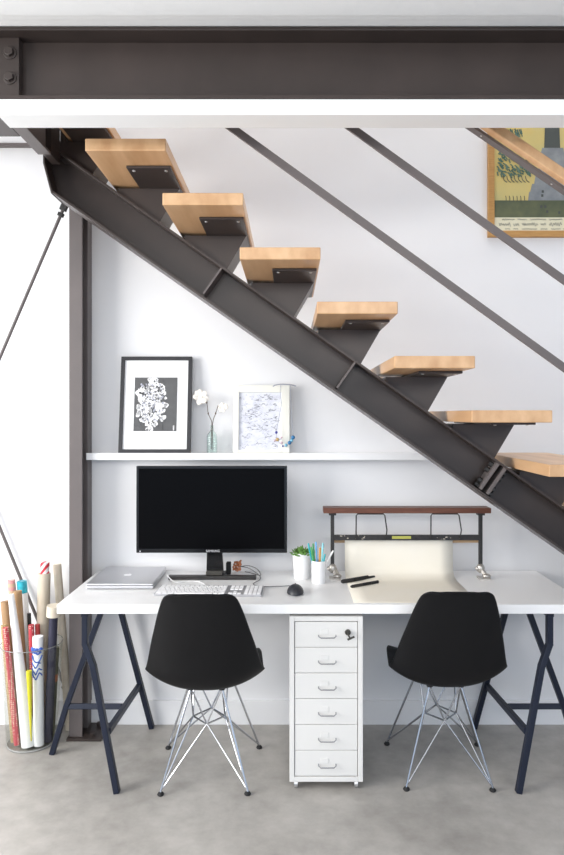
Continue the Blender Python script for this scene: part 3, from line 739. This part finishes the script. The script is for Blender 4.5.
def blot(b, cx_, cz, r, y, n=9, jag=0.35):
    vs_ = [];
    for k in range(n):
        a = 2*math.pi*k/n; q = r*(1+rnd.uniform(-jag, jag)); vs_.append((min(max(cx_+q*math.cos(a), px0+.001), px1-.001), min(max(cz+q*math.sin(a), pz0+.001), pz1-.001)))
    b.faces.new([b.verts.new((x, y, z)) for x, z in vs_][::-1])
def petals(b, cx_, cz, r, y):
    for k in range(7):
        a = 2*math.pi*k/7 + rnd.uniform(-.3, .3); blot(b, cx_+r*.62*math.cos(a), cz+r*.62*math.sin(a), r*.42, y + rnd.uniform(-.0002, 0), 8, .25)
b = BM()
xm_, zm_ = px0+0.080, pz0+0.125
for k in range(120):
    a = rnd.uniform(0, 2*math.pi); q = math.sqrt(rnd.uniform(0, 1)); x = xm_ + 0.070*q*math.cos(a); z = zm_ + 0.128*q*math.sin(a)
    if z < pz0+0.05: x = xm_ + (x-xm_)*0.75
    blot(b, x, z, rnd.uniform(.005, .013), 0.0062)
for q in ((-.048, .055, .026), (.035, .075, .028), (-.03, -.02, .022), (.036, -.01, .022), (0, .02, .02), (-.01, -.085, .02), (.02, -.06, .018), (-.045, .02, .016), (.01, .105, .02)): petals(b, xm_+q[0], zm_+q[1], q[2], 0.0060)
obj('white_blossoms', b, M['paper'], pr, local=True)
b = BM()
for q in ((-.040, .052, .016), (.032, .072, .016)):
    for k in range(9): blot(b, xm_+q[0]+rnd.uniform(-.015, .015), zm_+q[1]+rnd.uniform(-.015, .015), rnd.uniform(.002, .006), 0.0056, 6, .5)
for k in range(170):
    blot(b, xm_+rnd.uniform(-.060, .060), zm_+rnd.uniform(-.12, .12), rnd.uniform(.001, .004), 0.0056, 6, .7)
obj('grey_petal_shading', b, M['printgrey'], pr, local=True)
b = BM()
for k in range(90): blot(b, xm_+rnd.uniform(-.05, .055), zm_+rnd.uniform(-.09, .09)+0.01, rnd.uniform(.002, .006), 0.0058, 6, .5)
obj('pale_petal_shading', b, M['inkl'], pr, local=True)
b = BM()
for k in range(90):
    x, z = xm_+rnd.uniform(-.058, .058), zm_+rnd.uniform(-.115, .115); a = rnd.uniform(0, 6.28); pts = []
    for q in range(5):
        pts.append((min(max(x, px0+.002), px1-.002), 0.0056, min(max(z, pz0+.002), pz1-.002))); x += .005*math.cos(a); z += .005*math.sin(a); a += rnd.uniform(.2, .8)
    sweep(b, pts, 0.0006, 3)
obj('petal_outlines', b, M['printgrey'], pr, local=True)
b = BM()
for z in (0.004, 0.010, 0.016, 0.022): box(b, px1-.016, px1-.010, 0.0058, 0.0064, pz0+z, pz0+z+.004)
obj('seal_mark', b, M['paper'], pr, local=True)

# cream frame
t, fw, fh = lean('framed_sketch', 'cream frame holding a fine ink sketch at the ledge right end', 'picture frame', -0.265, -0.002, 0.318, 3.108, 3.150)
b = BM(); box(b, -fw/2, -fw/2+.026, 0, .022, 0, fh); box(b, fw/2-.038, fw/2, 0, .022, 0, fh); box(b, -fw/2+.026, fw/2-.038, 0, .022, fh-.033, fh); box(b, -fw/2+.026, fw/2-.038, 0, .022, 0, .014)
obj('frame', b, M['creamframe'], t, 0.0015, local=True)
sx0, sx1, sz0, sz1 = -fw/2+.025, fw/2-.037, .013, fh-.032
b = BM(); box(b, sx0, sx1, 0.010, 0.018, sz0, sz1); pr = obj('sketch_sheet', b, M['sketchpaper'], t, local=True)
rnd = random.Random(21); b = BM(); b2 = BM()
for k in range(230):
    x, z = rnd.uniform(sx0+.01, sx1-.012), rnd.uniform(sz0+.008, sz1-.01); n = rnd.randint(3, 7); pts = []
    for _ in range(n):
        pts.append((x, 0.0098, z)); x = min(max(x+rnd.uniform(-.012, .014), sx0+.003), sx1-.003); z = min(max(z+rnd.uniform(-.006, .006), sz0+.003), sz1-.003)
    sweep(b if k % 3 == 0 else b2, smoothpath(pts, 2), 0.0005 if k % 3 else 0.0007, 3)
obj('ink_drawing', b, M['ink'], pr, local=True); obj('pale_ink_drawing', b2, M['inkl'], pr, local=True)

# bead garland hanging over the cream frame
t = thing('bead_garland', 'string of blue and gold beads draped over the cream frame corner', 'beads', PT(285, 386, 3.10))
def gp(x, y, Y=3.098): return PT(225+x/7.05, 375+y/7.05, Y)
b = BM(); sweep(b, smoothpath([gp(338, 82, 3.128), gp(352, 72, 3.130), gp(385, 66, 3.134), gp(430, 66, 3.14), gp(470, 70, 3.15), gp(500, 78, 3.16)], 6), 0.0028, 6); obj('twisted_wire', b, M['inkl'], t, smooth=True)
b = BM(); sweep(b, smoothpath([gp(392, 72, 3.130), gp(390, 130, 3.120), gp(398, 200, 3.115), gp(384, 280, 3.106), gp(372, 345, 3.102), gp(362, 400), gp(368, 450, 3.094), gp(395, 490, 3.092), gp(430, 498, 3.092), gp(462, 470, 3.095), gp(480, 438, 3.105), gp(475, 370, 3.115), gp(468, 250, 3.13), gp(462, 120, 3.14), gp(460, 70, 3.150)], 6), 0.0012, 6); obj('string', b, M['inkl'], t, smooth=True)
for x, y, r, mn in ((362, 405, .0066, 'beadnavy'), (352, 462, .005, 'beadpink'), (370, 455, .0085, 'beadgold'), (398, 440, .005, 'beadpink'), (400, 478, .0065, 'beadpink'), (408, 500, .005, 'beadnavy'), (430, 495, .0075, 'beadaqua'), (455, 478, .009, 'beadblue'), (470, 462, .008, 'beadaqua'), (480, 440, .0095, 'beadblue')):
    b = BM(); ball(b, gp(x, y, 3.096 if x < 465 else 3.10), r, (1, 1, 1), 14); obj('bead', b, M[mn], t, smooth=True)

# bottle with magnolia twigs
vb = PT(212, 453, 3.14); vb.z = SB
t = thing('bud_vase', 'small green glass bottle between the two picture frames', 'vase', vb)
b = BM(); lathe(b, [(0, 0), (0.0225, 0), (0.024, 0.004), (0.024, 0.076), (0.022, 0.088), (0.009, 0.104), (0.0075, 0.108), (0.0075, 0.124), (0.009, 0.126), (0.009, 0.130), (0.0062, 0.130), (0.0055, 0.108), (0.0075, 0.102), (0.0205, 0.086), (0.0222, 0.075), (0.0222, 0.006), (0, 0.005)], (0, 0, 0), 28)
obj('bottle', b, M['glass'], t, smooth=True, local=True)
def vp(x, y, Y=3.14): return PT(185+x/11.28, 385+y/11.28, Y)
def twig(label, base, pts, bl, br, seed):
    root = thing('flower_twig', label, 'flower', base, 'flowering twigs in the glass bottle')
    b = BM(); sweep(b, smoothpath(pts, 5), [0.0016]*(len(pts)*5-4), 7)
    for k in (2, 3): ball(b, pts[-k], 0.0036, (1, 1, 1.4), 8)
    obj('stem', b, M['twig'], root, smooth=True)
    rnd = random.Random(seed)
    b = BM()
    for k in range(7):
        a = 2*math.pi*k/7 + rnd.uniform(-.3, .3); tl = rnd.uniform(.5, 1.3)
        rot = Matrix.Rotation(a, 4, 'Y') @ Matrix.Rotation(tl*0.5, 4, 'X')
        d = rot @ Vector((0, 0, br*0.55))
        ball(b, bl + d, br*0.62, (0.72, 0.30, 1.0), 12, rot)
    ball(b, bl, br*0.5, (1, 1, 1), 10)
    obj('blossom', b, M['petal'], root, smooth=True)
c0 = vb + Vector((-0.003, 0, 0.020)); c1 = vb + Vector((0.005, 0, 0.016))
twig('twig bearing the larger pale blossom leaning left over the bottle', c0, [c0, vb+Vector((-0.002, 0, .115)), vp(300, 410), vp(262, 320), vp(245, 200), vp(205, 158, 3.13)], vp(185, 138, 3.125), 0.035, 3)
twig('twig bearing the smaller pale blossom leaning right over the bottle', c1, [c1, vb+Vector((0.002, 0, .115)), vp(318, 400, 3.145), vp(345, 320), vp(375, 240), vp(405, 250, 3.135)], vp(432, 255, 3.13), 0.022, 4)

# ------------------------------------------------------------------ poster on the stair wall
X0 = (487-CX)/210.0; Zb = H+(CY-238)/210.0; PW, PHt = 0.62, 0.86; YP = WY-0.022
t = thing('framed_poster', 'yellow and green poster in a golden wood frame on the upper wall', 'poster', (X0+PW/2, WY-0.012, Zb))
b = BM(); fwid = 0.030
box(b, X0, X0+PW, YP, WY-.001, Zb, Zb+fwid); box(b, X0, X0+PW, YP, WY-.001, Zb+PHt-fwid, Zb+PHt); box(b, X0, X0+fwid, YP, WY-.001, Zb+fwid, Zb+PHt-fwid); box(b, X0+PW-fwid, X0+PW, YP, WY-.001, Zb+fwid, Zb+PHt-fwid)
obj('frame', b, M['oakframe'], t, 0.002)
x0, x1, z0, z1 = X0+fwid-.002, X0+PW-fwid+.002, Zb+fwid-.002, Zb+PHt-fwid+.002; yq = YP+0.008
b = BM(); box(b, x0, x1, yq, yq+.006, z0, z1); pr = obj('print', b, M['postery'], t)
def wz(py): return H+(CY-py)/210.9
def wx(px): return (px-CX)/210.9
b = BM(); box(b, x0, x1, yq-.0006, yq, z0, wz(217.5)); mg = obj('print_margin', b, M['postercream'], pr)
b = BM(); box(b, x0, x1, yq-.0006, yq, wz(217.5), wz(200.5)); obj('dark_field', b, M['postergreen'], pr)
b = BM()
def slab(px0_, px1_, py0_, py1_, dd=.0012, taper=0):
    b.faces.new([b.verts.new((wx(a), yq-dd, wz(c))) for a, c in ((px0_, py0_), (px1_, py0_), (px1_-taper, py1_), (px0_+taper, py1_))])
slab(528, 580, 200.5, 192, .0012, 1); slab(530, 575, 192, 184, .0012, 2); slab(534, 572, 184, 172, .0012, 2); slab(538, 568, 172, 158, .0012, 2); slab(536, 570, 158, 152, .0012, 1); slab(541, 564, 152, 148, .0012, 1)
obj('grey_plinth', b, M['posterstone'], pr)
b = BM(); slab(544, 560, 148, 90, .0013, 2)
obj('dark_pillar', b, M['posterdark'], pr)
b = BM(); rnd = random.Random(6)
for px_, py_ in ((541.5, 193), (541, 197), (544, 208), (546, 213), (558, 214), (540, 208)): slab(px_, px_+2.2, py_, py_-2.6, .0016)
obj('dark_marks', b, M['posterdark'], pr)
b = BM()
for k in range(150):
    u = rnd.uniform(0, 1); x = 497+u*31; y = 149+rnd.uniform(0, 26)
    if y < 152 + max(0, (x-505))*0.35: continue
    sweep(b, [(wx(x), yq-.0006, wz(y)), (wx(x+rnd.uniform(1, 4)), yq-.0006, wz(y+rnd.uniform(1, 4)))], 0.0035, 4)
for k in range(40):
    x = 508+rnd.uniform(0, 14); y = 128+rnd.uniform(0, 10); sweep(b, [(wx(x), yq-.0006, wz(y)), (wx(x+1.5), yq-.0006, wz(y+5))], 0.0025, 4)
obj('blue_green_foliage', b, M['posterleaf'], pr)
b = BM()
for k in range(7): sweep(b, smoothpath([(wx(503+k*3.7), yq-.0005, wz(176)), (wx(504+k*3.7), yq-.0005, wz(180)), (wx(507+k*3.7), yq-.0005, wz(182.5))], 3), 0.0018, 4)
for k in range(6): sweep(b, smoothpath([(wx(506+k*3.7), yq-.0005, wz(202)), (wx(506+k*3.7), yq-.0005, wz(198)), (wx(505.5+k*3.7), yq-.0005, wz(196))], 3), 0.0016, 4)
obj('ink_strokes', b, M['posterdark'], pr)
b = BM()
for row, (y0_, xs_, amp) in enumerate(((219.5, 502, 1.0), (224.5, 499, 2.4), (229, 505, 0.8))):
    x = xs_; 
    while x < 604:
        n = rnd.randint(3, 8); pts = []
        for k in range(n*2): pts.append((wx(x), yq-.0009, wz(y0_ + amp*(0.9 if k % 2 else -0.9)*rnd.uniform(.3, 1) ))); x += rnd.uniform(.7, 1.3)
        sweep(b, smoothpath(pts, 3), 0.0011, 4); x += rnd.uniform(1.5, 3)
obj('handwriting', b, M['posterdark'], mg)

# ------------------------------------------------------------------ clear bin and paper rolls
BC = Vector((-1.162, 3.02, 0)); 
b = BM(); r0, r1, hb, tk = 0.108, 0.134, 0.447, 0.0035
lathe(b, [(0, 0), (r0-.01, 0), (r0, .008), (r1, hb), (r1-tk, hb), (r0-tk, .012), (0, .009)], BC, 48)
bn = tag(obj('clear_bin', b, M['clear'], smooth=True, angle=30), 'tall clear plastic bin holding rolled papers left of the desk', 'bin')
b = BM(); sweep(b, [BC + Vector(((r1-.001)*math.cos(a*math.pi/24), (r1-.001)*math.sin(a*math.pi/24), hb)) for a in range(49)], 0.0016, 6, False); obj('rim', b, M['rim'], bn, smooth=True)
b = BM(); sweep(b, [BC + Vector(((r0-.004)*math.cos(a*math.pi/24), (r0-.004)*math.sin(a*math.pi/24), .0045)) for a in range(49)], 0.004, 6, False); obj('base_edge', b, M['rim'], bn, smooth=True)
G = 'paper rolls standing in the clear bin'
def roll(name, label, bot, top, r, m, hollow=True, rt=None, r2=None, group=G, parts=()):
    a = Vector((bot[0], bot[1], bot[2] if len(bot) > 2 else 0.014)); c = Vector(top); rt = rt or r
    root = thing(name, label, 'paper roll', a, group)
    d = (c-a).normalized(); b = BM()
    if hollow:
        k = 0.82
        sweep(b, [a, c, c - d*0.0005, a + d*0.05], [r, rt, rt*k, r*k], 24); 
    else: sweep(b, [a, c], [r, rt], 20)
    obj('sheet', b, m, root, smooth=True, angle=50)
    for nm, f0, f1, mm, gr in parts:
        b = BM(); sweep(b, [a.lerp(c, f0), a.lerp(c, f1), a.lerp(c, f1)-d*.0003, a.lerp(c, f0)+d*.0003], [r+(rt-r)*f0+gr, r+(rt-r)*f1+gr, (r+(rt-r)*f1)*.985, (r+(rt-r)*f0)*.985], 24); obj(nm, b, mm, root, smooth=True, angle=50)
    return root
roll('paper_roll', 'white paper cone tapering upward at the front of the clear bin', (-1.151, 2.96), (-1.241, 2.985, 0.672), 0.032, M['paper'], False, 0.013)
roll('wrapping_paper_roll', 'red roll with pale dots leaning at the bin front left', (-1.207, 2.965), (-1.252, 2.952, 0.535), 0.0125, M['reddots'])
roll('wrapping_paper_roll', 'gold patterned roll at the far left inside the clear bin', (-1.232, 2.992), (-1.275, 2.985, 0.535), 0.0125, M['golddots'])
roll('paper_roll', 'kraft brown roll behind the white paper cone', (-1.184, 3.02), (-1.232, 3.032, 0.675), 0.019, M['kraft'])
roll('paper_roll', 'wide brown roll leaning out at the picture left edge', (-1.232, 3.03), (-1.292, 3.042, 0.625), 0.0195, M['kraft'])
roll('wrapping_paper_roll', 'tall narrow roll with pink striped top end', (-1.215, 3.07), (-1.281, 3.083, 0.712), 0.0165, M['kraft'], parts=(('pink_band', 0.90, 1.0, M['pinkstripe'], .0008),))
roll('wrapping_paper_roll', 'tall white roll wrapped with a bright teal top band', (-1.185, 3.095), (-1.238, 3.097, 0.705), 0.0215, M['paper'], parts=(('teal_band', 0.92, 1.0, M['teal'], .001),))
roll('paper_roll', 'wide beige open tube with the red striped roll inside it', (-1.14, 3.065), (-1.126, 3.075, 0.745), 0.0280, M['beige'], parts=())
roll('wrapping_paper_roll', 'red and white diagonally striped roll sticking out of the beige tube', (-1.14, 3.065, 0.08), (-1.124, 3.078, 0.795), 0.0205, M['redstripe'])
roll('paper_roll', 'tall cream tube standing between the bin and the column', (-1.031, 3.14, 0.0), (-1.090, 3.14, 0.772), 0.019, M['creamroll'])
roll('paper_roll', 'dark navy roll with cream rim beside the desktop corner', (-1.082, 3.0), (-1.047, 2.975, 0.608), 0.0185, M['navypaper'], parts=(('cream_rim', 0.95, 1.03, M['creamroll'], .012), ('cream_inner', 1.0, 1.02, M['creamroll'], .004)))
roll('paper_roll', 'olive botanical print roll at the right inside the bin', (-1.088, 3.048), (-1.066, 3.048, 0.415), 0.0175, M['olive'], parts=(('orange_patch', 0.62, 0.70, M['orange'], .0006),))
wr = roll('wrapping_paper_roll', 'white roll with blue brush pattern at the bin front right', (-1.110, 2.965), (-1.114, 2.965, 0.492), 0.0225, M['paper'])
b = BM(); rnd = random.Random(9)
for z0_, n, th_ in ((.440, 14, .0065), (.425, 12, .004), (.345, 10, .0030), (.325, 10, .0032), (.372, 9, .003), (.395, 9, .003)):
    a0 = rnd.uniform(2.9, 3.6); pts = []
    for k in range(n):
        a = a0 + k*2.9/n; pts.append((-1.1135+0.0232*math.cos(a), 2.965+0.0232*math.sin(a), z0_ + rnd.uniform(-.006, .006) + (0.012*math.sin(k) if z0_ < .4 else 0)))
    sweep(b, smoothpath(pts, 3), th_, 5)
obj('blue_brush_marks', b, M['bluepattern'], wr, smooth=True)
roll('wrapping_paper_roll', 'slim red dotted roll between the white cone and the blue patterned roll', (-1.150, 3.01), (-1.157, 3.0, 0.532), 0.0125, M['reddots'])
roll('wrapping_paper_roll', 'short plain red roll behind the blue patterned roll', (-1.118, 3.015), (-1.137, 3.02, 0.528), 0.0108, M['red'])
roll('paper_roll', 'pointed yellow paper cone held low in the bin', (-1.128, 2.925, 0.05), (-1.138, 2.925, 0.355), 0.0025, M['yellow'], False, 0.0125)
roll('paper_roll', 'thin black roll at the middle of the bin', (-1.166, 3.048), (-1.184, 3.045, 0.57), 0.0085, M['blackpaper'])
